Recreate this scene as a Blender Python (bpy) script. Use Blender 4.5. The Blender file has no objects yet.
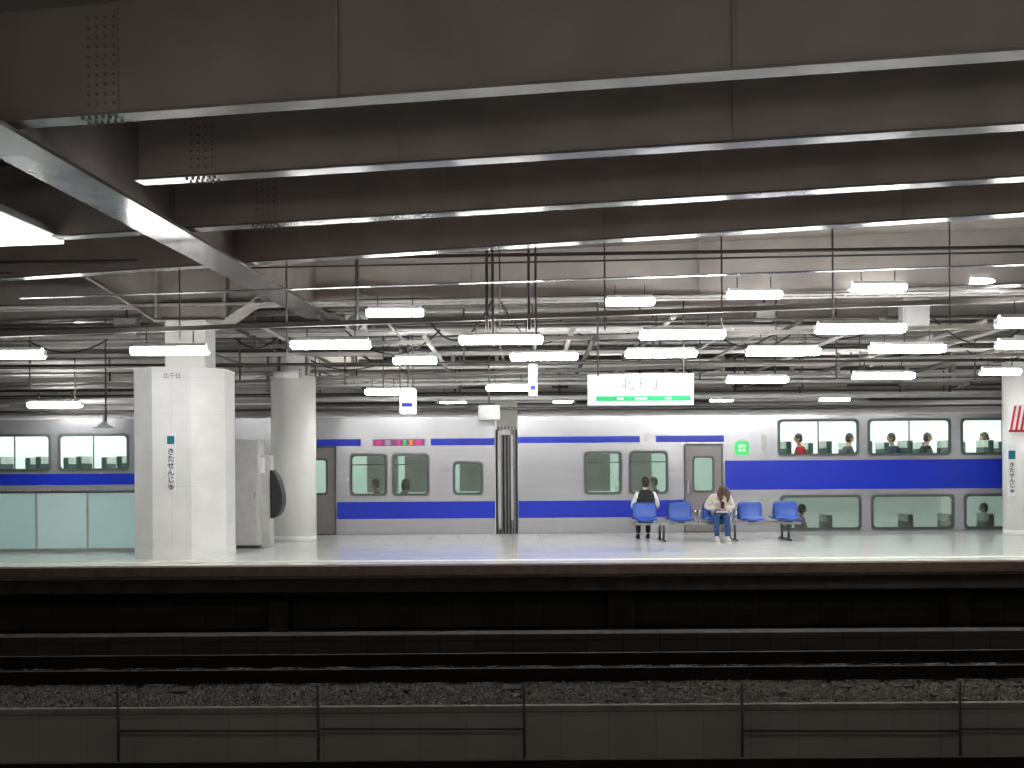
import bpy, bmesh, math, random
from mathutils import Vector, Matrix
random.seed(7)
C = bpy.context.scene.collection
PI = math.pi
F = 1100.0; HR = 469.0; CZ = 1.5; ROLL = 0.0068
def W(px, py, Y):
    u = px-512; v = py-HR
    v0 = v + ROLL*u; u0 = u - ROLL*v
    return Vector((u0*Y/F, Y, CZ - v0*Y/F))
def WZ(px, py, Z):
    u = px-512; v = py-HR
    v0 = v + ROLL*u
    return W(px, py, (CZ-Z)*F/v0)

# ---------------------------------------------------------------- materials
M = {}
def mat(name, col, rough=.5, metal=0, var=.12, scale=6, bump=0, emit=0, stretch=None, spec=None):
    m = bpy.data.materials.new(name); m.use_nodes = True
    nt = m.node_tree; b = nt.nodes['Principled BSDF']
    tc = nt.nodes.new('ShaderNodeTexCoord'); n = nt.nodes.new('ShaderNodeTexNoise')
    n.inputs['Scale'].default_value = scale; n.inputs['Detail'].default_value = 5
    if stretch:
        mp = nt.nodes.new('ShaderNodeMapping'); mp.inputs['Scale'].default_value = stretch
        nt.links.new(tc.outputs['Object'], mp.inputs[0]); nt.links.new(mp.outputs[0], n.inputs['Vector'])
    else: nt.links.new(tc.outputs['Object'], n.inputs['Vector'])
    r = nt.nodes.new('ShaderNodeValToRGB')
    r.color_ramp.elements[0].position = .3; r.color_ramp.elements[1].position = .7
    r.color_ramp.elements[0].color = tuple(c*(1-var) for c in col)+(1,)
    r.color_ramp.elements[1].color = tuple(min(1, c*(1+var)) for c in col)+(1,)
    nt.links.new(n.outputs['Fac'], r.inputs['Fac']); nt.links.new(r.outputs['Color'], b.inputs['Base Color'])
    b.inputs['Roughness'].default_value = rough; b.inputs['Metallic'].default_value = metal
    if spec is not None: b.inputs['Specular IOR Level'].default_value = spec
    if bump:
        bp = nt.nodes.new('ShaderNodeBump'); bp.inputs['Strength'].default_value = bump
        nt.links.new(n.outputs['Fac'], bp.inputs['Height']); nt.links.new(bp.outputs['Normal'], b.inputs['Normal'])
    if emit:
        b.inputs['Emission Color'].default_value = tuple(col)+(1,); b.inputs['Emission Strength'].default_value = emit
    M[name] = m; return m
def tile_mat(name, col, mortar, w, h, axis, rough=.3, ms=.006, offset=0.0, vary=.92, spec=None):
    m = mat(name, col, rough, var=.05, scale=2, spec=spec); nt = m.node_tree; b = nt.nodes['Principled BSDF']
    tc = nt.nodes.new('ShaderNodeTexCoord'); sp = nt.nodes.new('ShaderNodeSeparateXYZ'); cb = nt.nodes.new('ShaderNodeCombineXYZ')
    nt.links.new(tc.outputs['Object'], sp.inputs[0])
    nt.links.new(sp.outputs[axis[0]], cb.inputs[0]); nt.links.new(sp.outputs[axis[1]], cb.inputs[1])
    br = nt.nodes.new('ShaderNodeTexBrick'); br.offset = offset
    br.inputs['Scale'].default_value = 1; br.inputs['Brick Width'].default_value = w; br.inputs['Row Height'].default_value = h
    br.inputs['Mortar Size'].default_value = ms; br.inputs['Mortar'].default_value = tuple(mortar)+(1,)
    br.inputs['Color1'].default_value = tuple(col)+(1,); br.inputs['Color2'].default_value = tuple(c*vary for c in col)+(1,)
    nt.links.new(cb.outputs[0], br.inputs['Vector'])
    mx = nt.nodes.new('ShaderNodeMixRGB'); mx.blend_type = 'MULTIPLY'; mx.inputs[0].default_value = 1
    ramp = [n for n in nt.nodes if n.type == 'VALTORGB'][0]
    ramp.color_ramp.elements[0].color = (.88, .88, .88, 1); ramp.color_ramp.elements[1].color = (1, 1, 1, 1)
    nt.links.new(ramp.outputs[0], mx.inputs[1]); nt.links.new(br.outputs['Color'], mx.inputs[2])
    nt.links.new(mx.outputs[0], b.inputs['Base Color'])
    return m
def glass_mat(name, tint, gloss=.12, rough=.03):
    m = bpy.data.materials.new(name); m.use_nodes = True; nt = m.node_tree; nt.nodes.clear()
    o = nt.nodes.new('ShaderNodeOutputMaterial'); t = nt.nodes.new('ShaderNodeBsdfTransparent'); g = nt.nodes.new('ShaderNodeBsdfGlossy'); x = nt.nodes.new('ShaderNodeMixShader')
    t.inputs[0].default_value = tuple(tint)+(1,); g.inputs['Roughness'].default_value = rough; x.inputs[0].default_value = gloss
    nt.links.new(t.outputs[0], x.inputs[1]); nt.links.new(g.outputs[0], x.inputs[2]); nt.links.new(x.outputs[0], o.inputs[0])
    M[name] = m; return m
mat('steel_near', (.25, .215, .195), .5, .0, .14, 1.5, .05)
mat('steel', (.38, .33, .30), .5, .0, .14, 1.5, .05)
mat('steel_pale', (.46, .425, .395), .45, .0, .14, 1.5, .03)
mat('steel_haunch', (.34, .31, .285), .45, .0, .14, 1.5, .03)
mat('flange', (.25, .235, .225), .19, .35, .22, 1.3, .04)
mat('deck', (.26, .23, .21), .8, 0, .25, 1.2, .1)
mat('bolt', (.15, .125, .11), .45, .2)
tile_mat('floor_tile', (.90, .91, .88), (.76, .77, .75), .6, .6, (0, 1), .08, .005, 0, .96)
mat('edge_strip', (.10, .07, .055), .9, 0, .2, 8, spec=.1)
mat('tactile', (.62, .60, .50), .6, 0, .06, 8, spec=.2)
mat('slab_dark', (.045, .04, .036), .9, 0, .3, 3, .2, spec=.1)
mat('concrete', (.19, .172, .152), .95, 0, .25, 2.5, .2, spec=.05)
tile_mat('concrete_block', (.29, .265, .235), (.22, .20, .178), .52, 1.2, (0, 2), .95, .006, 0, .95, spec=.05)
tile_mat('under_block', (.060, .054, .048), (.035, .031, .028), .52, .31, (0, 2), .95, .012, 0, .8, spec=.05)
mat('concrete_far', (.56, .53, .50), .85, 0, .2, .8, .1)
mat('ballast', (.125, .112, .099), .95, 0, .45, 9, spec=.1)
mat('ground', (.035, .031, .028), .95, 0, .4, 20, .6, spec=.1)
mat('rail', (.016, .013, .011), .9, 0, .2, 5, spec=.08)
mat('rail_top', (.03, .026, .023), .8, 0, .1, 5, spec=.15)
tile_mat('column_tile', (.93, .93, .90), (.80, .80, .77), 20, .62, (0, 2), .22, .004, 0, .98)
mat('column_white', (.88, .87, .83), .4, 0, .04, 2)
mat('column_base', (.84, .84, .81), .4, 0, .04, 3)
mat('white', (.88, .88, .88), .4, 0, .03)
mat('signwhite', (.93, .96, .93), .3, 0, .01, 3, 0, .8)
mat('tube', (1, 1, 1), .4, 0, 0, 3, 0, 48)
mat('tube_glint', (1, 1, 1), .4, 0, 0, 3, 0, 12)
mat('tube_near', (1, .98, .95), .4, 0, 0, 3, 0, 20)
mat('tube_dim', (1, 1, .97), .4, 0, 0, 3, 0, 15)
mat('panel_glint', (1, 1, .97), .4, 0, 0, 3, 0, 1.6)
mat('housing', (.88, .88, .86), .4, 0, .03)
mat('grey', (.38, .37, .36), .5, 0, .1)
mat('grey_cabinet', (.52, .515, .50), .5, 0, .08)
mat('grey_mid', (.16, .16, .16), .6, 0, .2)
mat('grey_dark', (.05, .05, .05), .6, 0, .2)
mat('grey_light', (.52, .52, .50), .5, .1, .1)
mat('black', (.014, .014, .016), .5, 0, .1)
mat('conduit', (.08, .073, .067), .5, .2, .15)
mat('conduit_light', (.48, .46, .44), .4, .1, .1)
mat('conduit_brown', (.26, .24, .22), .5, .1, .1)
mat('railing_dark', (.07, .064, .057), .8, .0, .15, spec=.1)
mat('train_silver', (.53, .53, .54), .27, .65, .05, 2, 0, 0, (.3, 1, 4))
mat('train_roof', (.27, .265, .26), .5, .1, .12, 2)
mat('train_blue', (.008, .028, .44), .35, 0, .05)
mat('train_door', (.22, .20, .19), .4, .4, .05)
mat('gasket', (.07, .08, .077), .5)
mat('interior_glow', (.78, .85, .81), .6, 0, .04, 3, 0, .55)  # wall material glows, cabin brightness put into it as emission
mat('interior_floor', (.3, .32, .31), .6)
mat('seat_fabric', (.05, .10, .085), .8, 0, .2, 20)
mat('seat_cover', (.6, .65, .62), .7)
glass_mat('glass_clear', (.93, .99, .965), .12)
glass_mat('glass_mint', (.72, .83, .785), .28)
glass_mat('glass_frost', (.62, .68, .655), .25, .1)
mat('mint_panel', (.52, .74, .71), .16, 0, .04, 1.5, 0, .16)
mat('mint_panel_pale', (.60, .80, .77), .16, 0, .04, 1.5, 0, .16)
mat('plate_text', (.03, .035, .04), .5)
mat('faint_text', (.25, .25, .25), .5)
mat('sign_text', (.16, .17, .17), .5)
mat('teal', (.01, .16, .22), .5)
mat('green', (.02, .48, .16), .5, 0, .03, 5, 0, .4)
mat('green_mark', (.06, .62, .16), .5, 0, .03, 5, 0, .25)
mat('clover_white', (.62, .92, .66), .5, 0, .03, 5, 0, .2)
mat('red', (.6, .04, .03), .5)
mat('lip', (.36, .14, .11), .5)
mat('magenta', (.55, .03, .20), .5, 0, 0, 5, 0, .3)
mat('display_back', (.16, .05, .14), .5, 0, .05)
mat('orange', (.7, .22, .03), .5, 0, 0, 5, 0, .3)
mat('led_green', (.06, .45, .14), .5, 0, 0, 5, 0, .3)
mat('display_grey', (.45, .38, .48), .5)
mat('bench_blue', (.018, .075, .36), .35, 0, .05)
mat('chrome', (.5, .5, .5), .25, .9, .05)
mat('skin', (.60, .36, .25), .55, 0, .05)
mat('hair', (.018, .012, .010), .5, 0, .2, 60)
mat('hair_brown', (.06, .03, .018), .5, 0, .2, 60)
mat('cloth_black', (.012, .012, .014), .85, 0, .3, 30)
mat('cloth_white', (.72, .72, .72), .85, 0, .06, 15)
mat('cloth_cream', (.62, .575, .50), .9, 0, .16, 40, .6)
mat('cloth_red', (.55, .02, .02), .85, 0, .1, 20)
mat('cloth_grey', (.08, .08, .09), .85, 0, .1, 20)
mat('cloth_navy', (.02, .03, .07), .85, 0, .1, 20)
mat('denim', (.018, .06, .17), .9, 0, .2, 30)
mat('bag_blue', (.03, .12, .34), .8, 0, .2, 25)
mat('shoe_white', (.6, .58, .55), .6)
mat('screen', (.3, .4, .5), .3, 0, 0, 5, 0, .6)

# ---------------------------------------------------------------- mesh helpers
class MB:
    def __init__(s): s.v = []; s.f = []; s.sm = []
    def add(s, vs, fs, smooth=False):
        o = len(s.v); s.v += [Vector(p) for p in vs]; s.f += [tuple(i+o for i in f) for f in fs]; s.sm += [smooth]*len(fs); return s
    def box(s, x0, x1, y0, y1, z0, z1):
        vs = [(x, y, z) for z in (z0, z1) for y in (y0, y1) for x in (x0, x1)]
        return s.add(vs, [(0,2,3,1),(4,5,7,6),(0,1,5,4),(2,6,7,3),(0,4,6,2),(1,3,7,5)])
    def bar(s, p0, p1, w, z0, z1):
        p0 = Vector(p0); p1 = Vector(p1); d = (p1-p0).to_2d().normalized(); n = Vector((-d.y, d.x))*w/2
        vs = []
        for p in (p0, p1):
            for sg in (-1, 1):
                for z in (z0, z1): vs.append((p.x+sg*n.x, p.y+sg*n.y, z))
        return s.add(vs, [(0,1,3,2),(4,6,7,5),(0,4,5,1),(2,3,7,6),(0,2,6,4),(1,5,7,3)])
    def tube(s, pts, rad, n=8, smooth=True):
        pts = [Vector(p) for p in pts]
        if not isinstance(rad, (list, tuple)): rad = [rad]*len(pts)
        vs = []; fs = []; up = None
        for i, p in enumerate(pts):
            t = (pts[min(i+1, len(pts)-1)]-pts[max(i-1, 0)]).normalized()
            if up is None:
                a = Vector((0, 0, 1)) if abs(t.z) < .9 else Vector((1, 0, 0)); up = a
            u = t.cross(up)
            if u.length < 1e-4: u = t.cross(Vector((0.3, 1, 0.2)))
            u.normalize(); w = u.cross(t).normalized(); up = w
            for k in range(n):
                a = 2*PI*k/n; vs.append(p+u*math.cos(a)*rad[i]+w*math.sin(a)*rad[i])
        for i in range(len(pts)-1):
            for k in range(n):
                fs.append((i*n+k, i*n+(k+1)%n, (i+1)*n+(k+1)%n, (i+1)*n+k))
        s.add(vs, fs, smooth); o = len(s.v)-len(vs)
        s.f += [tuple(o+k for k in range(n))[::-1], tuple(o+(len(pts)-1)*n+k for k in range(n))]; s.sm += [False, False]
        return s
    def prism(s, poly, axis, a, b):
        def P(p, t): return {'x': (t, p[0], p[1]), 'y': (p[0], t, p[1]), 'z': (p[0], p[1], t)}[axis]
        n = len(poly); vs = [P(p, a) for p in poly]+[P(p, b) for p in poly]
        fs = [tuple(range(n))[::-1], tuple(range(n, 2*n))]+[(i, (i+1)%n, n+(i+1)%n, n+i) for i in range(n)]
        return s.add(vs, fs)
    def ring(s, outer, inner, y0, y1):
        n = len(outer); vs = [(p[0], y, p[1]) for y in (y0, y1) for L in (outer, inner) for p in L]
        fs = []
        for i in range(n):
            j = (i+1)%n
            fs += [(i, j, n+j, n+i), (2*n+i, 3*n+i, 3*n+j, 2*n+j), (i, 2*n+i, 2*n+j, j), (n+i, n+j, 3*n+j, 3*n+i)]
        return s.add(vs, fs)
    def ell(s, c, r, n=14, m=9, cut=None):
        vs = []; fs = []; c = Vector(c)
        for i in range(m+1):
            a = PI*i/m
            for k in range(n):
                b = 2*PI*k/n
                vs.append(c+Vector((r[0]*math.sin(a)*math.cos(b), r[1]*math.sin(a)*math.sin(b), r[2]*math.cos(a))))
        for i in range(m):
            for k in range(n): fs.append((i*n+k, (i+1)*n+k, (i+1)*n+(k+1)%n, i*n+(k+1)%n))
        return s.add(vs, fs, True)
    def lathe(s, rings, n=20):
        vs = [(x+rx*math.cos(2*PI*k/n), y+ry*math.sin(2*PI*k/n), z) for x, y, z, rx, ry in rings for k in range(n)]
        fs = [(i*n+k, i*n+(k+1)%n, (i+1)*n+(k+1)%n, (i+1)*n+k) for i in range(len(rings)-1) for k in range(n)]
        fs += [tuple(range(n))[::-1], tuple((len(rings)-1)*n+k for k in range(n))]
        return s.add(vs, fs, True)
    def holes(s, x0, x1, z0, z1, y0, y1, hs):
        xs = sorted({x0, x1}|{h[0] for h in hs}|{h[1] for h in hs}); zs = sorted({z0, z1}|{h[2] for h in hs}|{h[3] for h in hs})
        for a, b in zip(xs, xs[1:]):
            run = None
            for c, d in zip(zs, zs[1:]):
                mx, mz = (a+b)/2, (c+d)/2
                if any(h[0] < mx < h[1] and h[2] < mz < h[3] for h in hs):
                    if run: s.box(a, b, y0, y1, *run); run = None
                else: run = (run[0], d) if run else (c, d)
            if run: s.box(a, b, y0, y1, *run)
        return s
    def build(s, name, m, parent=None, loc=None, world=True, bevel=0):
        off = Vector((0, 0, 0))
        if parent is not None and world:
            p = parent
            while p: off += p.location; p = p.parent
        elif parent is None and loc is not None: off = Vector(loc)
        me = bpy.data.meshes.new(name); me.from_pydata([tuple(v-off) for v in s.v], [], s.f); me.update()
        me.polygons.foreach_set('use_smooth', s.sm); me.materials.append(M[m] if isinstance(m, str) else m)
        bm = bmesh.new(); bm.from_mesh(me); bmesh.ops.recalc_face_normals(bm, faces=bm.faces); bm.to_mesh(me); bm.free()
        o = bpy.data.objects.new(name, me); C.objects.link(o)
        if parent is not None: o.parent = parent
        elif loc is not None: o.location = loc
        if bevel:
            b = o.modifiers.new('Bevel', 'BEVEL'); b.width = bevel; b.segments = 2; b.limit_method = 'ANGLE'
        return o
def tag(o, label=None, cat=None, group=None, kind=None):
    if label: o['label'] = label
    if cat: o['category'] = cat
    if group: o['group'] = group
    if kind: o['kind'] = kind
    return o
def thing(name, loc, label, cat, group=None, rz=0):
    o = bpy.data.objects.new(name, None); C.objects.link(o); o.location = loc; o.rotation_euler.z = rz; o.empty_display_size = .1
    return tag(o, label, cat, group)
def rrect(x0, x1, z0, z1, r, n=4):
    L = []
    for cx, cz, a0 in ((x1-r, z1-r, 0), (x0+r, z1-r, 90), (x0+r, z0+r, 180), (x1-r, z0+r, 270)):
        for k in range(n+1):
            a = math.radians(a0+90*k/n); L.append((cx+r*math.cos(a), cz+r*math.sin(a)))
    return L
def text(name, body, size, loc, m, parent, align='CENTER', vertical=False, bold=0):
    cu = bpy.data.curves.new(name, 'FONT'); cu.body = '\n'.join(body) if vertical else body
    cu.size = size; cu.align_x = align; cu.align_y = 'CENTER'; cu.extrude = .002; cu.offset = bold
    if vertical: cu.space_line = .95
    t = bpy.data.objects.new(name+'_tmp', cu); C.objects.link(t)
    bpy.context.view_layer.update()
    me = bpy.data.meshes.new_from_object(t.evaluated_get(bpy.context.evaluated_depsgraph_get()))
    bpy.data.objects.remove(t)
    me.materials.clear(); me.materials.append(M[m]); me.name = name
    R = Matrix.Rotation(PI/2, 4, 'X'); off = Vector((0, 0, 0)); p = parent
    while p: off += p.location; p = p.parent
    me.transform(Matrix.Translation(Vector(loc)-off) @ R)
    o = bpy.data.objects.new(name, me); C.objects.link(o); o.parent = parent
    return o
ORD = ['first','second','third','fourth','fifth','sixth','seventh','eighth','ninth','tenth','eleventh','twelfth','thirteenth','fourteenth','fifteenth']

# ---------------------------------------------------------------- setting
ZB = 4.46; ZD = 5.42; XL = 22
tag(MB().box(-XL, XL, -7, 37, ZD, ZD+.3).build('ceiling', 'deck'), 'dark underside of the deck above the steel beams', 'ceiling', kind='structure')
PY0, PY1 = 17.2, 25.45
tag(MB().box(-XL, XL, PY0+.28, PY1, -.22, 0).build('floor', 'floor_tile'), 'pale tiled island platform', 'platform', kind='structure')
tag(MB().box(-XL, XL, PY0, PY0+.28, -.16, 0.0).build('platform_edge', 'edge_strip', bevel=.01), 'brownish edge strip of the tiled platform', 'platform edge', kind='structure')
tag(MB().box(-XL, XL, PY0+.75, PY0+1.05, .0, .004).build('trim_1', 'tactile'), 'pale tactile strip along the platform edge', 'tactile paving', kind='structure')
tag(MB().box(-XL, XL, PY0+.1, PY0+.5, -.42, -.22).build('edge_beam', 'slab_dark'), 'dark beam under the platform edge', 'beam', kind='structure')
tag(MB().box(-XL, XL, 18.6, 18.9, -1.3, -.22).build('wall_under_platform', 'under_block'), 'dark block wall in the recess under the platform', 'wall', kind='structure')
for i, (a, b) in enumerate([(268, 288), (608, 636), (948, 970), (-60, -35)]):
    A = W(a, 600, 18.2).x; B = W(b, 600, 18.2).x
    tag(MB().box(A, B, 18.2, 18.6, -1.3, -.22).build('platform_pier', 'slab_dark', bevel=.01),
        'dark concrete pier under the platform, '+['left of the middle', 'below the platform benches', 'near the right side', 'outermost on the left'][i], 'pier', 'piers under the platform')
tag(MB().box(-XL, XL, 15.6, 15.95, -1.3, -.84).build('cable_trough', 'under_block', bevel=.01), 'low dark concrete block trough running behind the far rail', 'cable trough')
tag(MB().box(-XL, XL, 12.35, 25.3, -1.5, -1.16).build('ground', 'ground'), 'dark ground under the track', 'ground', kind='structure')
tag(MB().box(-XL, XL, 25.3, 37, -1.5, -1.3).build('ground_far', 'ground'), 'dark track bed under the train', 'ground', kind='structure')
tag(MB().box(-XL, XL, 12.05, 12.35, -2.2, -1.16).build('wall_retaining', 'concrete_block'), 'grimy concrete block retaining wall below the track', 'wall', kind='structure')
tag(MB().box(-XL, XL, 12.02, 12.12, -1.16, -1.09).build('trim_2', 'concrete', bevel=.01), 'concrete coping on the retaining wall', 'coping', kind='structure')
tag(MB().box(-XL, XL, 5.1, 12.05, -2.4, -1.75).build('ground_near', 'ground'), 'dark bed of the near track', 'ground', kind='structure')
tag(MB().box(-XL, XL, -7, 4.6, -.22, 0).build('floor_near', 'floor_tile'), 'near platform', 'platform', kind='structure')
tag(MB().box(-XL, XL, 4.4, 4.6, -2.4, -.22).build('wall_near', 'slab_dark'), 'near platform face', 'wall', kind='structure')
tag(MB().box(-XL, XL, 36.5, 36.8, -1.5, ZD).build('wall_back', 'concrete_far'), 'grey concrete wall beyond the train', 'wall', kind='structure')
tag(MB().box(-XL, XL, -7.3, -7, -2, ZD).build('wall_behind', 'concrete_far'), 'concrete wall behind the near platform', 'wall', kind='structure')

def stones(n, x0, x1, y0, y1, z, r0, r1):
    vs = []; fs = []
    for i in range(n):
        x = random.uniform(x0, x1); y = random.uniform(y0, y1); r = random.uniform(r0, r1)
        o = len(vs); q = [(1,0,0),(0,1,0),(-1,0,0),(0,-1,0),(0,0,1),(0,0,-1)]
        a = random.uniform(0, 2*PI); ca, sa = math.cos(a), math.sin(a)
        dz = .02*math.sin(x*2.3+y*3)*math.sin(x*.9-1)
        for p in q:
            k = r*random.uniform(.65, 1.25); px, py, pz = p[0]*k, p[1]*k, p[2]*k*.8
            vs.append((x+px*ca-py*sa, y+px*sa+py*ca+pz*.3, z+dz+pz+random.uniform(-.012, .015)))
        fs += [tuple(o+j for j in t) for t in ((0,1,4),(1,2,4),(2,3,4),(3,0,4),(1,0,5),(2,1,5),(3,2,5),(0,3,5))]
    mb = MB(); mb.v = [Vector(v) for v in vs]; mb.f = fs; mb.sm = [False]*len(fs); return mb
bl = stones(11000, -9.5, 9.5, 12.17, 13.35, -1.12, .024, .045); b2 = stones(9000, -9.5, 9.5, 13.35, 15.55, -1.14, .02, .042)
bl.add(b2.v, b2.f)
tag(bl.build('ballast', 'ballast'), 'grey crushed stone ballast between and beside the far rails', 'ballast', kind='stuff')
tag(stones(5000, -7, 7, 10.2, 11.95, -1.74, .025, .045).build('ballast_near', 'ballast'), 'crushed stone ballast at the foot of the retaining wall', 'ballast', kind='stuff')
def rail(y, z, label):
    t = thing('rail', (0, y, z), label, 'rail', 'running rails')
    MB().box(-XL, XL, y-.06, y+.06, z, z+.02).box(-XL, XL, y-.01, y+.01, z+.02, z+.12).box(-XL, XL, y-.033, y+.033, z+.12, z+.15).build('rail_body', 'rail', t)
    MB().box(-XL, XL, y-.028, y+.028, z+.15, z+.155).build('rail_head', 'rail_top', t)
rail(14.55, -1.09, 'rusty steel rail nearest the platform recess'); rail(13.45, -1.09, 'rusty steel rail next to the open ballast')
rail(11.45, -1.68, 'rusty steel rail at the foot of the retaining wall')
sl = None
for i in range(27):
    x = -8.6+.66*i
    if sl is None:
        sl = MB().prism([(12.95, -1.2), (15.05, -1.2), (15.0, -1.1), (13.0, -1.1)], 'x', -.11, .11).build('sleeper', 'slab_dark')
        tag(sl, 'dark concrete sleeper set in the ballast under the far track rails', 'sleeper', 'track sleepers'); o = sl
    else: o = sl.copy(); C.objects.link(o)
    o.location = (x, 0, 0)
t = thing('pipe_railing', (0, 11.9, -1.75), 'thin dark pipe railing standing against the concrete retaining wall', 'railing')
posts = [-90, 118, 318, 524, 742, 960, 1160]
for p in posts:
    q = W(p, 700, 11.9); MB().tube([(q.x, 11.9, -1.78), (q.x, 11.9, -.82)], .016).build('post', 'railing_dark', t)
for a, b, y in ((118, 318, 731), (318, 524, 729), (742, 960, 731), (960, 1160, 729)):
    MB().tube([W(a, y, 11.9), W(b, y, 11.9)], .012).build('horizontal_pipe', 'railing_dark', t)

# ---------------------------------------------------------------- ceiling beams
def beam(p0, p1, label, flange='flange', x0=-15, x1=15, fw=.21, splice=(), stiff=(), zb=ZB, web='steel'):
    a, b = (WZ(*p0, zb), WZ(*p1, zb)); s = (b.y-a.y)/(b.x-a.x)
    yy = lambda x: a.y+s*(x-a.x)+fw/2
    P0 = Vector((x0, yy(x0), zb)); P1 = Vector((x1, yy(x1), zb))
    t = thing('ceiling_beam', (a.x, yy(a.x), zb), label, 'steel beam', 'steel beams crossing the ceiling')
    MB().bar(P0, P1, .03, zb+.03, ZD).build('web', web, t)
    MB().bar(P0, P1, fw, zb, zb+.025).build('flange', flange, t)
    def xat(px):
        x = (px-512)*a.y/F
        for _ in range(6): x = (px-512)*yy(x)/F
        return x
    for px in stiff:
        x = xat(px); q = yy(x); MB().box(x-.008, x+.008, q-fw/2+.05, q-.015, zb+.03, ZD).build('stiffener', web, t)
    for px in splice:
        x = xat(px); w = .15
        A = Vector((x-w, yy(x-w)-.022, 0)); B = Vector((x+w, yy(x+w)-.022, 0))
        sp = MB().bar(A, B, .014, zb+.05, ZD-.05).build('splice_plate', web, t)
        m = MB()
        for i in range(4):
            for j in range(10):
                xx = x-w*.75+i*w*.5; yb = yy(xx)-.028; z = zb+.12+j*.08
                m.tube([(xx, yb, z), (xx, yb-.014, z)], .012, 6, False)
        m.build('bolts', 'bolt', sp)
        m = MB()
        for i in range(6):
            for s2 in (-.07, .07):
                xx = x-w+i*w*.4; yb = yy(xx)+s2
                m.tube([(xx, yb, zb), (xx, yb, zb-.02)], .014, 6, False)
        m.build('bolts', 'bolt', t)
    return t
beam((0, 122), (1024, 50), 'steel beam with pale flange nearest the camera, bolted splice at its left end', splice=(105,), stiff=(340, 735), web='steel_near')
beam((110, 182), (1024, 124), 'second nearest steel beam, ending at the wide left girder', x0=-3.8, splice=(205,), stiff=(400, 735))
beam((165, 230), (1024, 177), 'third nearest steel beam with bright lamp glints along its flange', splice=(268,), stiff=(445, 700))
beam((260, 262), (1024, 213), 'fourth nearest steel beam, the one just above the black pipe', stiff=(330, 605, 905))
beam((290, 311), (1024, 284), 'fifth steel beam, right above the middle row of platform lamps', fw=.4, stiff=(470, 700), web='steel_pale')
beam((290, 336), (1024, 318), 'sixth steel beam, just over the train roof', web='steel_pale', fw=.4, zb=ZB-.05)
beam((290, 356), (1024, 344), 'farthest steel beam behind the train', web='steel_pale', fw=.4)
e0 = WZ(0, 124, ZB-.08); e1 = WZ(292, 294, ZB-.08)
t = thing('ceiling_girder', (e0.x, 12, ZB), 'wide pale girder running away from the upper left corner to the round column', 'steel girder')
d = (e1-e0)/(e1.y-e0.y); g0 = e0+d*(4.5-e0.y)+Vector((-.27, 0, 0)); g1 = e0+d*(23.2-e0.y)+Vector((-.27, 0, 0))
MB().bar(g0, g1, .54, ZB-.08, ZB-.04).build('flange', 'flange', t)
MB().bar(g0, g1, .05, ZB-.04, ZD).build('web', 'steel', t)
MB().bar(g0+Vector((-.15, 0, 0)), g1+Vector((-.15, 0, 0)), .02, ZB-.04, ZD).build('side_plate', 'steel', t)
def girder_plate(pts, nb, Y, th, label, name='haunched_girder', stiffs=()):
    c = W(pts[0][0], pts[0][1], Y); t = thing(name, (c.x, Y, c.z), label, 'steel girder')
    poly = [(W(a, b, Y).x, W(a, b, Y).z) for a, b in pts]
    MB().prism(poly, 'y', Y-.02, Y+.02).build('web', 'steel_haunch', t)
    for i in range(nb):
        a, b = poly[i], poly[i+1]; m = MB()
        m.add([(a[0], Y-th, a[1]), (b[0], Y-th, b[1]), (b[0], Y+th, b[1]), (a[0], Y+th, a[1]), (a[0], Y-th, a[1]-.04), (b[0], Y-th, b[1]-.04), (b[0], Y+th, b[1]-.04), (a[0], Y+th, a[1]-.04)],
              [(0,1,2,3),(7,6,5,4),(0,4,5,1),(2,6,7,3),(1,5,6,2),(0,3,7,4)])
        m.build('flange_plate', 'steel_pale', t)
    for px, y0, y1 in stiffs:
        q = W(px, y0, Y); MB().box(q.x-.02, q.x+.02, Y-th+.02, Y-.02, W(px, y1, Y).z, q.z).build('stiffener', 'steel_haunch', t)
    return t
girder_plate([(-110, 262), (66, 262), (160, 322), (228, 322), (262, 298), (300, 294), (300, 215), (-110, 175)], 5, 19.5, .3, 'thick angular cross girder with tapered brackets carried by the big octagonal column', stiffs=((66, 200, 262), (160, 210, 320), (228, 220, 320)))
girder_plate([(-110, 255), (62, 247), (84, 238), (84, 205), (-110, 190)], 3, 17.2, .22, 'short angular box girder at the left edge behind the glowing glint plate', 'box_girder', stiffs=((30, 200, 247),))
t = thing('glint_panel', WZ(0, 232, ZB-.02), 'added glowing white plate in place of a lamp glint, at the upper left edge beside the girder', 'ceiling lamp')  # added glowing plate, stands in for lamps reflected on a glossy girder plate
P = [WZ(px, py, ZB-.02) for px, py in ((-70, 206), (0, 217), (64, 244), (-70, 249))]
MB().add(P+[p+Vector((0, 0, .06)) for p in P], [(0,1,2,3),(7,6,5,4),(0,4,5,1),(1,5,6,2),(2,6,7,3),(3,7,4,0)]).build('glowing_face', 'panel_glint', t)
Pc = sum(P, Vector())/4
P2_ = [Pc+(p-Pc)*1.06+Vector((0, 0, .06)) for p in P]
MB().add(P2_+[p+Vector((0, 0, .08)) for p in P2_], [(0,1,2,3),(7,6,5,4),(0,4,5,1),(1,5,6,2),(2,6,7,3),(3,7,4,0)]).build('frame', 'grey', t)

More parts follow.
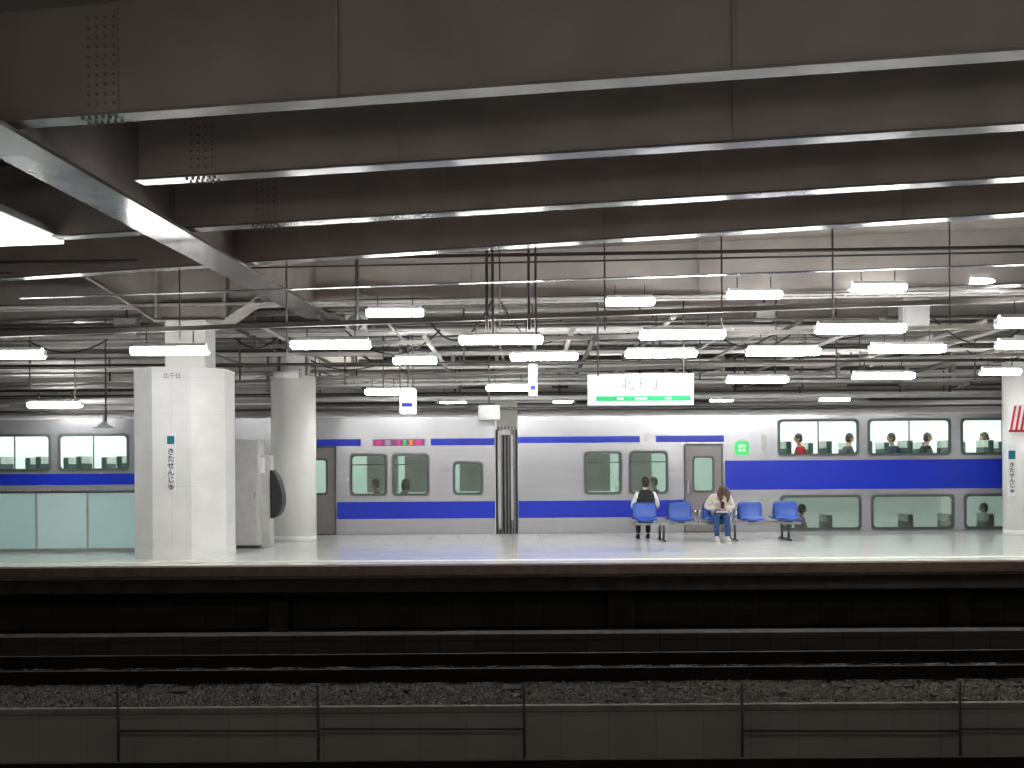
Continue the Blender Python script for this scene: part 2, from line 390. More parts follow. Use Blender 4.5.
# ---------------------------------------------------------------- columns
def ngon(cx, cy, r, n, ph=0): return [(cx+r*math.cos(2*PI*k/n+ph), cy+r*math.sin(2*PI*k/n+ph)) for k in range(n)]
cx, cy, hr = -5.785, 19.5, .795
R8 = hr/math.cos(PI/8)
t = thing('octagonal_column', (cx, cy, 0), 'big white octagonal platform column with a vertical station name plate', 'column')
MB().prism(ngon(cx, cy, R8, 8, PI/8), 'z', .17, 3.25).build('cladding', 'column_tile', t)
MB().prism(ngon(cx, cy, R8+.008, 8, PI/8), 'z', 0, .17).build('base', 'column_base', t)
MB().prism(ngon(cx, cy, R8+.008, 8, PI/8), 'z', 3.25, 3.28).build('cap_rim', 'column_base', t)
zt_ = W(0, 318, cy).z-.1
MB().box(cx-.26, cx+.46, cy-.33, cy+.33, 3.28, zt_).build('steel_core', 'column_white', t, bevel=.03)
yf = cy-hr
x = W(171, 460, yf).x
zt, zb_ = W(171, 433, yf).z, W(171, 493, yf).z
pl = MB().box(x-.075, x+.075, yf-.012, yf, zb_, zt).build('name_plate', 'white', t)
MB().box(x-.06, x+.06, yf-.016, yf-.012, zt-.19, zt-.05).build('teal_square', 'teal', pl)
text('lettering', 'きたせんじゅ', .125, (x, yf-.014, (zb_+zt-.22)/2), 'plate_text', pl, vertical=True, bold=.002)
text('lettering', '北千住', .105, (W(172, 376, yf).x, yf-.004, W(172, 376, yf).z), 'faint_text', t)
cx, cy = -4.66, 23.2+.3
t = thing('round_column', (cx, cy, 0), 'white round column behind the octagonal one, beside the grey cabinet', 'column')
MB().tube([(cx, cy, .12), (cx, cy, 3.5)], .47, 32).build('shaft', 'column_white', t)
MB().tube([(cx, cy, 0), (cx, cy, .12)], .472, 32).build('base', 'column_base', t)
MB().tube([(cx+.05, cy, 3.5), (cx+.05, cy, ZB-.1)], .2, 20).build('steel_core', 'column_white', t)
for k, (dx, r) in enumerate(((-.38, .035), (-.28, .03), (.34, .04))):
    MB().tube([(cx+dx, cy-.1, 3.5), (cx+dx, cy-.1, 3.75), (cx+dx+.03, cy-.1, ZB-.1)], r).build('riser_pipe', 'conduit_light' if k != 1 else 'conduit', t)
q = W(289, 375, 22.9)
t = thing('floodlight', q, 'small white drum shaped fitting on a stalk above the round column', 'floodlight')
MB().tube([q+Vector((-.3, 0, 0)), q+Vector((.22, 0, .02))], [.07, .09], 16).build('drum', 'white', t)
MB().tube([q+Vector((-.03, 0, .1)), q+Vector((-.03, 0, 1.0))], .02).build('stalk', 'grey_light', t)
MB().tube([q+Vector((.22, 0, .02)), q+Vector((.25, 0, .02))], .10, 16).build('rim', 'grey', t)
cx, cy = 11.2, 23.9
t = thing('round_column', (cx, cy, 0), 'white round column at the right edge with a red striped sign', 'column')
MB().tube([(cx, cy, .12), (cx, cy, 3.95)], .5, 32).build('shaft', 'column_white', t)
MB().tube([(cx, cy, 0), (cx, cy, .12)], .502, 32).build('base', 'column_base', t)
MB().tube([(cx, cy, 3.95), (cx, cy, ZB)], .25, 20).build('steel_core', 'column_white', t)
yf = cy-.52
a = W(1008, 405, yf); b = W(1036, 432, yf)
s_ = MB().box(a.x, b.x, yf-.02, yf, b.z, a.z).build('striped_sign', 'white', t); s_['label'] = 'white sign with red diagonal stripes'
m = MB()
for k in range(5):
    x0 = a.x+.02+k*.11
    m.prism([(x0, b.z+.02), (x0+.05, b.z+.02), (min(x0+.05+.1, b.x), a.z-.02), (min(x0+.1, b.x-.01), a.z-.02)], 'y', yf-.026, yf-.02)
m.box(a.x, b.x, yf-.026, yf-.02, b.z, b.z+.05)
m.build('stripes', 'red', s_)
a = W(1007, 445, yf); b = W(1016, 496, yf)
s_ = MB().box(a.x, b.x, yf-.02, yf, b.z, a.z).build('name_plate', 'white', t)
MB().box(a.x+.02, b.x-.02, yf-.025, yf-.02, a.z-.3, a.z-.12).build('teal_square', 'teal', s_)
text('lettering', 'きたせんじゅ', .115, ((a.x+b.x)/2, yf-.023, (b.z+a.z-.32)/2), 'plate_text', s_, vertical=True, bold=.002)

# ---------------------------------------------------------------- left glass wall, cabinet
t = thing('mint_partition', (W(60, 548, 20.9).x, 20.9, 0), 'waist high mint glass partition on the platform at the left edge', 'partition')
for i, (a, b) in enumerate([(-75, -18), (-16, 36), (38, 87), (89, 150)]):
    A, B = W(a, 520, 20.9).x, W(b, 520, 20.9).x
    p = MB().box(A, B, 20.88, 20.92, .05, 1.1).build('glass_panel', 'mint_panel' if i != 2 else 'mint_panel_pale', t)
MB().box(W(-75, 520, 20.9).x, W(150, 520, 20.9).x, 20.85, 20.95, 1.1, 1.15).build('top_rail', 'chrome', t)
MB().box(W(-75, 520, 20.9).x, W(150, 520, 20.9).x, 20.85, 20.95, 0, .05).build('kick_rail', 'grey', t)
for p in (-17, 37, 88): MB().box(W(p, 520, 20.9).x-.015, W(p, 520, 20.9).x+.015, 20.86, 20.94, .05, 1.1).build('mullion', 'grey_light', t)
a = W(237, 440, 21.2); b = W(259, 545, 21.2)
t = thing('equipment_cabinet', ((a.x+b.x)/2, 21.2, 0), 'tall narrow grey cabinet between the two left columns', 'cabinet')
MB().box(a.x-.05, b.x, 21.2, 21.75, .06, a.z).build('body', 'grey_cabinet', t, bevel=.015)
MB().box(a.x-.04, b.x-.01, 21.24, 21.72, 0, .06).build('plinth', 'grey_dark', t)
d = MB().box(a.x-.02, b.x-.03, 21.185, 21.2, .12, a.z-.1).build('door', 'grey_cabinet', t)
MB().box(b.x-.08, b.x-.06, 21.16, 21.185, .95, 1.1).build('handle', 'chrome', d)
a = W(259, 455, 21.5); b = W(271, 545, 21.5)
t = thing('control_post', ((a.x+b.x)/2, 21.5, 0), 'slim light grey control post with a dark curved hood beside the cabinet', 'post')
MB().box(a.x, b.x, 21.45, 21.8, 0, a.z).build('body', 'grey_light', t, bevel=.02)
zc = W(0, 495, 21.5).z-.02; pts = []
for k in range(13):
    an = -PI/2+PI*k/12; pts.append((b.x+.0+.24*math.cos(an)*(1-.25*math.sin(an)), zc+.48*math.sin(an)))
MB().prism(pts, 'y', 21.42, 21.8).build('hood', 'black', t, bevel=.05)
MB().box(a.x-.08, a.x+.12, 21.4, 21.45, a.z-.35, a.z-.05).build('notice', 'white', t)

# ---------------------------------------------------------------- train
TY = 25.6; TXs = TY/F
def TX(px): return (px-512)*TXs
def make_car(label, X0, X1, singles, uppers, lowers, doors, deck):
    t = thing('train_car', ((X0+X1)/2, TY+1.4, -1.1), label, 'train car', 'silver cars of the stopped train')
    hs = [(a, b, z0, z1) for a, b, z0, z1 in singles+uppers+lowers]
    dh = [(a, b, 0.02, 2.02) for a, b in doors]
    MB().holes(X0, X1, -.25, 2.75, TY, TY+.06, hs+dh).build('side_body', 'train_silver', t)
    MB().holes(X0, X1, -.25, 2.75, TY+2.76, TY+2.82, [(a, b, z0, z1) for a, b, z0, z1 in singles]).build('far_side_body', 'interior_glow', t)
    for xe in (X0, X1-.06): MB().box(xe, xe+.06, TY+.06, TY+2.76, -.25, 2.75).build('end_wall', 'interior_glow', t)
    pr = [(TY, 2.75), (TY+.03, 2.86), (TY+.14, 2.98), (TY+.4, 3.06), (TY+1.41, 3.12), (TY+2.42, 3.06), (TY+2.68, 2.98), (TY+2.79, 2.86), (TY+2.82, 2.75)]
    MB().prism(pr, 'x', X0, X1).build('roof', 'train_roof', t)
    MB().box(X0, X1, TY-.015, TY+.02, 2.72, 2.76).build('roof_gutter', 'grey', t)
    MB().box(X0+.1, X1-.1, TY+.3, TY+2.5, -.95, -.8).build('underframe', 'grey_dark', t)
    d0, d1 = deck; s0, s1 = (d1, X1) if d0 <= X0 else (X0, d0)
    MB().box(s0+.06, s1-.06, TY+.06, TY+2.76, -.25, -.02).build('interior_floor', 'interior_floor', t)
    MB().box(max(d0, X0), d1, TY+.06, TY+2.76, -.8, -.72).build('lower_deck_floor', 'interior_floor', t)
    for k in range(3):
        xx = X0+3+k*7
        MB().box(xx-1.6, xx+1.6, TY+.6, TY+2.2, 3.06, 3.26).build('roof_unit', 'train_roof', t, bevel=.05)
    for kind, L in (('s', singles), ('u', uppers), ('l', lowers)):
        for a, b, z0, z1 in L:
            fr = MB().ring(rrect(a-.03, b+.03, z0-.03, z1+.03, .1), rrect(a+.03, b-.03, z0+.03, z1-.03, .08), TY-.012, TY+.03)
            fo = fr.build('window_frame', 'gasket', t)
            MB().box(a, b, TY+.03, TY+.04, z0, z1).build('pane', {'s': 'glass_mint', 'u': 'glass_clear', 'l': 'glass_frost'}[kind], fo)
            if kind == 's' and b-a > .7:
                MB().box(a+.03, b-.03, TY-.006, TY+.03, z1-.24, z1-.215).build('sash_bar', 'gasket', fo)
            if kind == 'u':
                MB().box((a+b)/2-.012, (a+b)/2+.012, TY+.0, TY+.03, z0+.03, z1-.03).build('mullion', 'gasket', fo)
    for a, b in doors:
        d = MB().holes(a+.01, b-.01, .02, 2.02, TY+.035, TY+.075, [(a+.2, b-.2, .95, 1.75)]).build('door', 'train_door', t)
        MB().ring(rrect(a+.17, b-.17, .92, 1.78, .08), rrect(a+.22, b-.22, .97, 1.73, .06), TY+.02, TY+.06).build('window_gasket', 'gasket', d)
        MB().box(a+.2, b-.2, TY+.05, TY+.055, .95, 1.75).build('pane', 'glass_mint', d)
        MB().box(a+.06, a+.1, TY+.01, TY+.035, .9, 1.2).build('handle', 'chrome', d)
        MB().ring([(a-.03, 0.0), (b+.03, 0), (b+.03, 2.06), (a-.03, 2.06)], [(a+.01, .02), (b-.01, .02), (b-.01, 2.02), (a+.01, 2.02)], TY-.008, TY+.03).build('door_frame', 'gasket', t)
    return t
def stripe(t, a, b, z0, z1): return MB().box(a, b, TY-.005, TY, z0, z1).build('blue_stripe', 'train_blue', t)
ZW0, ZW1 = .92, 1.85
Lx0, Lx1 = -20.4, TX(495)
up = [(TX(-98), TX(-29), 1.55, 2.36), (TX(-21), TX(50), 1.55, 2.36), (TX(59), TX(128), 1.55, 2.36)]
lo = [(TX(-98), TX(-29), .06, .8), (TX(-21), TX(50), .06, .8), (TX(59), TX(128), .06, .8)]
car1 = make_car('silver train car left of the coupling, mostly behind the columns', Lx0, Lx1,
    [(TX(351), TX(386), ZW0, ZW1), (TX(393), TX(428), ZW0, ZW1), (TX(454), TX(482), .93, 1.66)], up, lo, [(TX(299), TX(335))], (Lx0, TX(236)))
stripe(car1, TX(337), Lx1, .36, .755); stripe(car1, TX(317), TX(361), 2.06, 2.22); stripe(car1, TX(431), Lx1, 2.06, 2.22)
stripe(car1, Lx0, TX(225), 1.20, 1.46); stripe(car1, TX(225), TX(297), .36, .755)
dp = MB().box(TX(373), TX(425), TY-.012, TY, 2.055, 2.21).build('destination_display', 'display_back', car1)
for a, b, mm in ((375, 382, 'magenta'), (385, 391, 'display_grey'), (397, 401, 'magenta'), (403, 407, 'led_green'), (409, 413, 'orange'), (416, 422, 'magenta')):
    for z0, z1 in ((2.075, 2.10), (2.12, 2.145), (2.165, 2.19)):
        MB().box(TX(a), TX(b), TY-.016, TY-.012, z0, z1).build('display_glyph', mm, dp)
    MB().box(TX((a+b)/2)-.012, TX((a+b)/2)+.012, TY-.017, TY-.012, 2.075, 2.19).build('display_glyph', mm, dp)
Rx0, Rx1 = TX(518), 20.1
up = [(TX(779), TX(858), 1.78, 2.59), (TX(869), TX(950), 1.78, 2.59), (TX(962), TX(1043), 1.78, 2.59)]
lo = [(TX(781), TX(860), .06, .82), (TX(872), TX(953), .06, .82), (TX(965), TX(1046), .06, .82)]
car2 = make_car('silver double deck train car right of the coupling, with a broad blue band', Rx0, Rx1,
    [(TX(585), TX(621), ZW0, ZW1+.02), (TX(630), TX(667), ZW0, ZW1+.02)], up, lo, [(TX(685), TX(722))], (TX(770), 18.5))
stripe(car2, Rx0, TX(683), .36, .755); stripe(car2, Rx0, TX(640), 2.10, 2.25); stripe(car2, TX(656), TX(724), 2.10, 2.25)
stripe(car2, TX(725), Rx1, .98, 1.66)
MB().box(TX(645), TX(654), TY-.008, TY, 2.12, 2.28).build('number_plate', 'white', car2)
gx, gz = TX(742), 1.95
gm = MB().prism(rrect(gx-.17, gx+.17, gz-.17, gz+.17, .09), 'y', TY-.012, TY).build('green_car_mark', 'green_mark', car2); gm['label'] = 'rounded vivid green clover emblem'
for k in range(4):
    a = PI/4+k*PI/2; px_, pz_ = gx+.068*math.cos(a), gz+.068*math.sin(a)
    MB().prism([(px_+.042*math.cos(2*PI*j/12), pz_+.042*math.sin(2*PI*j/12)) for j in range(12)], 'y', TY-.018, TY-.012).build('clover_leaf', 'clover_white', gm)
MB().box(TX(762), TX(766), TY-.01, TY, 1.9, 2.25).build('side_lamp', 'grey_light', car2)
for car, X0, X1 in ((car1, TX(-110), TX(236)), (car2, TX(770), TX(1110))):
    zu = .78 if car is car1 else 1.02
    MB().box(X0, X1, TY+.06, TY+2.76, zu-.08, zu).build('upper_deck_floor', 'interior_floor', car)
    n = int((X1-X0)/.95)
    for zf, ys in ((zu, (TY+.2, TY+1.8)), (-.72, (TY+.2,))):
        for k in range(n):
            x = X0+.5+k*.95
            for yy in ys:
                s_ = MB().box(x-.06, x+.06, yy, yy+.75, zf+.4, zf+1.08).box(x, x+.45, yy, yy+.75, zf+.32, zf+.44).build('passenger_seat', 'seat_fabric', car, bevel=.03)
                MB().box(x-.07, x+.07, yy+.05, yy+.7, zf+.92, zf+1.09).build('headrest_cover', 'seat_cover', s_)
    for y_, z_ in ((.6, 2.70), (2.05, 2.70), (1.2, zu-.13)):
        MB().box(X0, X1, TY+y_, TY+y_+.15, z_, z_+.03).build('ceiling_lamp', 'tube_dim', car)
for car, X0, X1 in ((car1, TX(240), Lx1-.2), (car2, Rx0+.2, TX(765))):
    MB().box(X0, X1, TY+1.3, TY+1.5, 2.62, 2.66).build('ceiling_lamp', 'tube_dim', car)
t = thing('gangway', (TX(506.5), TY+1.4, -.5), 'grey ribbed gangway bellows joining the two train cars', 'gangway')
mid = TX(506.5)
MB().box(Lx1-.0, Rx0+.0, TY+.9, TY+2.0, -.3, 2.45).build('inner_tunnel', 'grey_dark', t)
for x in (mid-.19, mid-.11, mid-.03, mid+.05, mid+.13, mid+.19):
    MB().box(x-.02, x+.02, TY+.2, TY+2.4, -.25, 2.5).build('bellows_fold', 'grey_mid', t)
MB().box(mid-.2, mid-.13, TY+.12, TY+.19, .1, 2.4).build('cable_guard', 'grey', t)
MB().box(mid+.1, mid+.16, TY+.12, TY+.19, .3, 2.3).build('cable_guard', 'grey', t)
MB().box(mid-.12, mid+.1, TY+.1, TY+.19, 2.3, 2.42).build('top_plate', 'grey', t)

# ---------------------------------------------------------------- lamps
def lamp_proto(L, label, loc, tube='tube'):
    t = thing('fluorescent_lamp', loc, label, 'ceiling lamp')
    h = L/2
    sec = [(-.075, .06), (-.035, .115), (.035, .115), (.075, .06)]
    MB().prism(sec, 'x', -h+.04, h-.04).build('housing', 'housing', t, world=False)
    m = MB()
    for y in (-.05, .05): m.tube([(-h+.01, y, 0.0), (-h+.03, y, 0.0), (h-.03, y, 0.0), (h-.01, y, 0.0)], [.035, .058, .058, .035], 12)
    m.build('tube', tube, t, world=False)
    for xe in (-h, h-.015): MB().box(xe, xe+.015, -.07, .07, -.02, .06).build('end_cap', 'white', t, world=False)
    for xe in (-h*.6, h*.6): MB().tube([(xe, 0, .11), (xe, 0, .30)], .01, 6).build('hanger', 'conduit', t, world=False)
    return t
rows = [
 ('near', [(8, 355, 74, 17.2), (170, 351, 78, 16.7), (331, 345, 80, 16.6), (501, 340, 84, 16.3), (682, 335, 86, 16.05), (860, 329, 90, 15.4), (1042, 323, 92, 14.9)]),
 ('middle', [(415, 361, 44, 20.6), (544, 357, 68, 20.2), (661, 354, 72, 19.4), (783, 352, 74, 18.7), (907, 349, 76, 18.1), (1035, 345, 78, 17.7)]),
 ('back', [(55, 405, 54, 24.6), (383, 392, 36, 24.0), (508, 388, 44, 23.8), (757, 380, 62, 22.6), (883, 376, 62, 22.3), (1000, 372, 40, 22.1)]),
]
for rn, L in rows:
    for i, (px, py, w, Y) in enumerate(L):
        q = W(px, py, Y)
        t = lamp_proto(w*Y/F, 'lit white fluorescent lamp, %s from the left in the %s row over the platform' % (ORD[i], rn), q); t['group'] = 'lamps in the %s row' % rn
far_where = ['the left edge', 'the octagonal column top', 'the left edge behind the near row', 'the round column top', 'the station name sign', 'the right junction box', 'the right edge under the beams', 'the left train door', 'the benches']
for i, (px, py, w, Y) in enumerate([(50, 327, 50, 24.5), (142, 321, 30, 25.5), (25, 357, 44, 30), (340, 330, 40, 31), (620, 345, 36, 31), (840, 335, 40, 31), (990, 300, 40, 26), (300, 380, 40, 33), (700, 368, 40, 33)]):
    q = W(px, py, Y); t = lamp_proto(1.2, 'lit fluorescent lamp high above the train roof near '+far_where[i], q); t['group'] = 'far lamps'
for i, (px, py, w) in enumerate([(395, 313, 58), (630, 302, 50), (754, 295, 56), (878, 288, 56), (988, 282, 40)]):
    q = W(px, py, 18.3); t = lamp_proto(w*18.3/F, 'slim glowing stand-in for a lamp glint under the fifth beam, %s from the left in the upper row' % ORD[i], q, 'tube_glint'); t['group'] = 'added glint strips in the upper row'  # added lit tubes stand in for lamp reflections on the beam flange
for i in range(8):
    t = lamp_proto(1.3, 'added fluorescent lamp low behind the train roof, %s from the left' % ORD[i], (-13+3.7*i, 30.6, 3.36)); t['group'] = 'added fill lamps behind the train roof'  # extra lamps put in to brighten the pipes and wall above the train
for i in range(7):
    t = lamp_proto(1.45, 'fluorescent lamp over the near platform edge, %s from the left' % ORD[i], (-10.5+3.5*i, 3.4, 3.5), 'tube_near'); t['group'] = 'near platform lamps'
for i in range(4):
    t = lamp_proto(1.45, 'fluorescent lamp deep over the near platform, %s from the left' % ORD[i], (-9+6*i, -2.2, 3.6), 'tube_near'); t['group'] = 'near platform lamps'
def pipe(name, a, b, r, m, label, cat, n=8, group=None):
    o = MB().tube([a, b], r, n).build(name, m); return tag(o, label, cat, group)
def channel(a, b, label):
    p, q = Vector(a), Vector(b)
    n = Vector((0, .035, 0)); vs = []
    for e in (p, q):
        for sy in (-1, 1):
            for dz in (0, .07): vs.append(e+n*sy+Vector((0, 0, dz)))
    mb = MB().add(vs, [(0,1,3,2),(4,6,7,5),(0,4,5,1),(2,3,7,6),(0,2,6,4),(1,5,7,3)])
    return tag(mb.build('lamp_channel', 'conduit_brown'), label, 'lamp channel')
def ext(p, q, x0, x1):
    d = (q-p)/(q.x-p.x); return p+d*(x0-p.x), p+d*(x1-p.x)
for rn, L in rows:
    p = W(*L[1][:2], L[1][3]); q = W(L[-2][0], L[-2][1], L[-2][3])
    a, b = ext(p, q, -10.5, 10.5)
    a.z += .30; b.z += .30
    channel(a, b, 'long metal channel the %s row of platform lamps hangs from' % rn)

def P2(pa, pb, Ya, Yb, x0=-60, x1=1090):
    (ax, ay), (bx, by) = pa, pb
    f = lambda x: ay+(by-ay)*(x-ax)/(bx-ax); g = lambda x: Ya+(Yb-Ya)*(x-ax)/(bx-ax)
    return W(x0, f(x0), g(x0)), W(x1, f(x1), g(x1))
lines = [
 ((0, 263), (1024, 247), 16.6, 14.5, .026, 'conduit', 'black pipe strung just below the fourth beam'),
 ((0, 273), (1024, 252), 16.9, 14.8, .014, 'conduit', 'thin dark pipe directly under the black pipe'),
 ((0, 330), (1024, 316), 20.5, 19.5, .026, 'conduit', 'dark conduit level with the near lamp row'),
 ((0, 366), (1024, 360), 22, 21, .028, 'conduit', 'dark conduit behind the middle lamp row'),
 ((0, 384), (1024, 374), 25.2, 25.2, .04, 'conduit_light', 'pale grey pipe in front of the train roof line'),
 ((0, 391), (1024, 384), 27.5, 27.5, .03, 'conduit', 'dark overhead wire support pipe above the train'),
 ((0, 318), (1024, 302), 22.5, 21.4, .045, 'conduit_light', 'thick pale conduit under the fifth beam'),
 ((0, 350), (1024, 342), 28, 28, .07, 'grey', 'thick grey duct pipe far behind the lamps'),
 ((0, 376), (1024, 367), 30, 30, .05, 'conduit_light', 'pale far pipe behind the lamps'),
 ((0, 402), (1024, 394), 25.3, 25.3, .06, 'grey', 'thick grey pipe running along the top of the train side'),
 ((0, 412), (1024, 405), 25.35, 25.35, .03, 'conduit', 'dark cable pipe just under the thick grey pipe over the train'),
 ((0, 344), (1024, 331), 24.5, 23, .03, 'conduit_brown', 'brown conduit between the lamp rows'),
]
for a, b, Ya, Yb, r, mm, lb in lines:
    p, q = P2(a, b, Ya, Yb); pipe('conduit', p, q, r, mm, lb, 'pipe')
a, b = P2((40, 298), (1024, 265), 15.3, 13.4, 20, 1090)
MBx = MB(); n = Vector((0, .05, 0))
MBx.add([a-n, a+n, b+n, b-n, a-n+Vector((0, 0, .012)), a+n+Vector((0, 0, .012)), b+n+Vector((0, 0, .012)), b-n+Vector((0, 0, .012))], [(0,3,2,1),(4,5,6,7),(0,1,5,4),(2,3,7,6),(1,2,6,5),(0,4,7,3)])
tag(MBx.build('flat_bar', 'flange'), 'long thin glossy steel bar hung above the near lamp row', 'steel bar')
mats = ['conduit_light', 'conduit_brown', 'conduit', 'grey', 'conduit', 'conduit_brown', 'grey']
for i in range(34):
    y = 298+i*3.2+random.uniform(-2, 2); Y = random.uniform(23, 33)
    if y < 330: Y = random.uniform(20.5, 24)
    x0 = random.choice([-60, -60, random.uniform(230, 600)]); x1 = random.choice([1090, 1090, random.uniform(620, 900)])
    p, q = P2((0, y+5), (1024, y-5), Y, Y-.3, x0, x1)
    for e in (p, q): e.z = min(e.z, ZB-.12)
    p.z = q.z = max((p.z+q.z)/2, 3.35 if Y > 25.3 else 0)
    pipe('conduit', p, q, random.uniform(.018, .055), mats[i % 7], 'slim conduit among the pipes hung above the train', 'pipe', 6, 'slim conduits above the train')
for i in range(22):
    px = 225+i*37+random.uniform(-15, 15); z = random.uniform(3.75, 4.3); x = (px-512)*22/F
    pipe('cross_pipe', (x, 19.5, z), (x+random.uniform(-.3, .3), 33, z-.05), random.uniform(.02, .05), mats[(i+1) % 7], 'pipe running in depth away over the platform and train', 'pipe', 6, 'pipes running in depth over the train')
for i, px in enumerate((255, 330, 430, 520, 600, 700, 815, 930)):
    Y = 26.2; q = W(px, 380, Y); t = thing('small_gantry', (q.x, Y, 3.4), 'brown steel gantry hung over the train, %s from the left' % ORD[i], 'gantry', 'steel gantries over the train')
    for dx in (-.55, .55): MB().box(q.x+dx-.04, q.x+dx+.04, Y-.04, Y+.04, 3.42, ZB).build('upright', 'steel_haunch', t)
    MB().box(q.x-.75, q.x+.75, Y-.05, Y+.05, 3.42, 3.5).build('crossbar', 'steel_haunch', t)
    MB().box(q.x-.6, q.x+.6, Y-.03, Y+.03, 3.85, 3.92).build('crossbar', 'steel_haunch', t)
    MB().tube([(q.x-.55, Y, 3.5), (q.x+.55, Y, 3.86)], .018, 6).build('brace', 'conduit_light', t)
def tray(a, b, label):
    t = thing('cable_tray', a, label, 'cable tray')
    for dy in (-.15, .15):
        MB().tube([a+Vector((0, dy, 0)), b+Vector((0, dy, 0))], .03, 4, False).build('side_rail', 'conduit_light', t)
    m = MB()
    for k in range(70):
        p = a.lerp(b, k/69); m.tube([p+Vector((0, -.15, 0)), p+Vector((0, .15, 0))], .012, 4, False)
    m.build('rungs', 'conduit_light', t)
    m = MB()
    for j in range(5):
        m.tube([a.lerp(b, k/20)+Vector((0, -.12+.055*j, .03+.012*math.sin(k*1.7+j))) for k in range(21)], .02, 6)
    m.build('cables', 'black', t)
tray(*P2((0, 338), (1024, 325), 21.4, 20.6), 'long grey cable tray hung above the platform lamps')
tray(*P2((0, 371), (1024, 362), 25.0, 25.0), 'long grey cable tray hung just before the train roof')
tray(*P2((0, 309), (1024, 292), 19.6, 18.7), 'highest cable tray, directly below the fifth beam')
tray(*P2((0, 356), (1024, 349), 23.3, 22.9), 'cable tray between the middle and the back lamp rows')
for (pa, pb, Y, h, lb) in [((0, 396), (1024, 388), 29.3, .35, 'grey rectangular duct running behind the train roof'), ((0, 362), (1024, 354), 31.8, .42, 'upper grey rectangular duct far behind the lamps')]:
    a, b = P2(pa, pb, Y, Y)
    t = thing('air_duct', a, lb, 'duct')
    MB().bar(a, b, .5, a.z-.1, a.z-.1+h).build('duct_body', 'steel_haunch', t)
    for k in range(14):
        p = a.lerp(b, (k+.5)/14); MB().bar(p-Vector((.03, 0, 0)), p+Vector((.03, 0, 0)), .56, a.z-.13, a.z-.07+h).build('flange_joint', 'grey', t)
for i, px in enumerate((110, 268, 455, 640, 735, 950)):
    q = W(px, 392, 27)
    t = thing('wire_bracket', q, 'dark bracket arm with ribbed insulator above the train, %s from the left' % ORD[i], 'bracket', 'overhead wire brackets')
    MB().tube([q, (q.x, q.y, ZD)], .03).build('drop_post', 'conduit', t)
    MB().tube([q+Vector((0, 0, .1)), q+Vector((.9, 0, .35))], .02).build('arm', 'conduit', t)
    m = MB()
    for k in range(5): m.tube([q+Vector((.2+.06*k, 0, .155+.017*k)), q+Vector((.22+.06*k, 0, .16+.017*k))], .06, 10)
    m.build('insulator', 'grey_light', t)
rods = [(106, 330, 428, 22, .018), (287, 305, 350, 17.4, .015), (358, 258, 330, 17, .018), (487, 236, 330, 16, .022), (493, 236, 335, 16, .02), (500, 290, 330, 17, .012),
        (529, 240, 330, 16, .022), (536, 240, 335, 16, .018), (605, 235, 330, 16, .014), (722, 232, 330, 16, .014), (833, 228, 318, 15.4, .014), (950, 225, 325, 15.2, .012),
        (598, 340, 376, 19.5, .016), (684, 338, 376, 19.5, .016), (400, 345, 390, 21.5, .012), (413, 345, 390, 21.5, .012), (640, 330, 350, 21, .012), (776, 320, 350, 20.5, .012), (180, 300, 345, 16.8, .014), (460, 330, 400, 26, .02), (560, 320, 400, 27, .02), (800, 320, 400, 27, .02), (900, 315, 395, 27, .02),
        (240, 310, 380, 23, .02), (345, 310, 385, 24, .015), (700, 310, 380, 24, .015), (745, 310, 385, 25, .02), (860, 310, 370, 23, .015), (975, 310, 380, 24, .018), (30, 300, 390, 24, .018), (75, 300, 400, 25, .015)]
for i in range(26): rods.append((random.uniform(230, 1020), 0, random.uniform(335, 398), random.uniform(21, 29), random.uniform(.012, .025)))
for px, y0, y1, Y, r in rods:
    a = W(px, y1, Y); a.z = max(a.z, 3.3 if Y > 25.3 else 0)
    tag(MB().tube([a, (a.x, a.y, ZD)], r).build('hanger_rod', 'conduit'), 'thin dark vertical hanger rod dropping from the ceiling steel', 'hanger rod', 'hanger rods under the ceiling')
loops = [((345, 330, 20), (440, 330, 20.5), .45), ((430, 322, 20), (492, 300, 19), .5), ((500, 300, 19), (560, 335, 21), .4), ((560, 320, 21), (640, 325, 22), .35), ((700, 320, 21), (790, 335, 22), .4),
         ((800, 330, 22), (905, 310, 21), .35), ((930, 315, 20.5), (1020, 330, 20.5), .4), ((20, 335, 22), (120, 330, 22), .4), ((225, 325, 22), (290, 320, 21), .5), ((310, 360, 24), (400, 352, 24), .3), ((960, 345, 23), (1030, 350, 23), .3)]
for i, (a, b, s) in enumerate(loops):
    A, B = W(*a), W(*b)
    pts = [A.lerp(B, k/14)-Vector((0, 0, s*(1-(2*k/14-1)**2))) for k in range(15)]
    tag(MB().tube(pts, .016, 6).build('hanging_cable', 'black'), 'slack black cable drooping between the ceiling pipes', 'cable', 'slack cables under the ceiling')
for (a, b, c, d, Y, lb) in [(903, 297, 930, 325, 19.2, 'grey junction box hung beside the sixth near lamp'), (113, 318, 136, 336, 20.8, 'pale grey junction box above the octagonal column'),
                            (478, 405, 500, 420, 24.6, 'small grey box above the train coupling'), (756, 303, 775, 320, 21, 'small grey junction box above the middle lamp row'), (345, 315, 366, 330, 19, 'pale equipment box above and right of the round column')]:
    p, q = W(a, b, Y), W(c, d, Y); t = thing('junction_box', ((p.x+q.x)/2, Y, q.z), lb, 'junction box')
    MB().box(p.x, q.x, Y, Y+.25, q.z, p.z).build('body', 'grey', t, bevel=.015)
    MB().box(p.x+.03, q.x-.03, Y-.012, Y, q.z+.03, p.z-.03).build('cover', 'grey', t)
    MB().tube([((p.x+q.x)/2, Y+.12, p.z), ((p.x+q.x)/2, Y+.12, ZD)], .02).build('conduit_stub', 'conduit', t)
q = W(104, 428, 22)
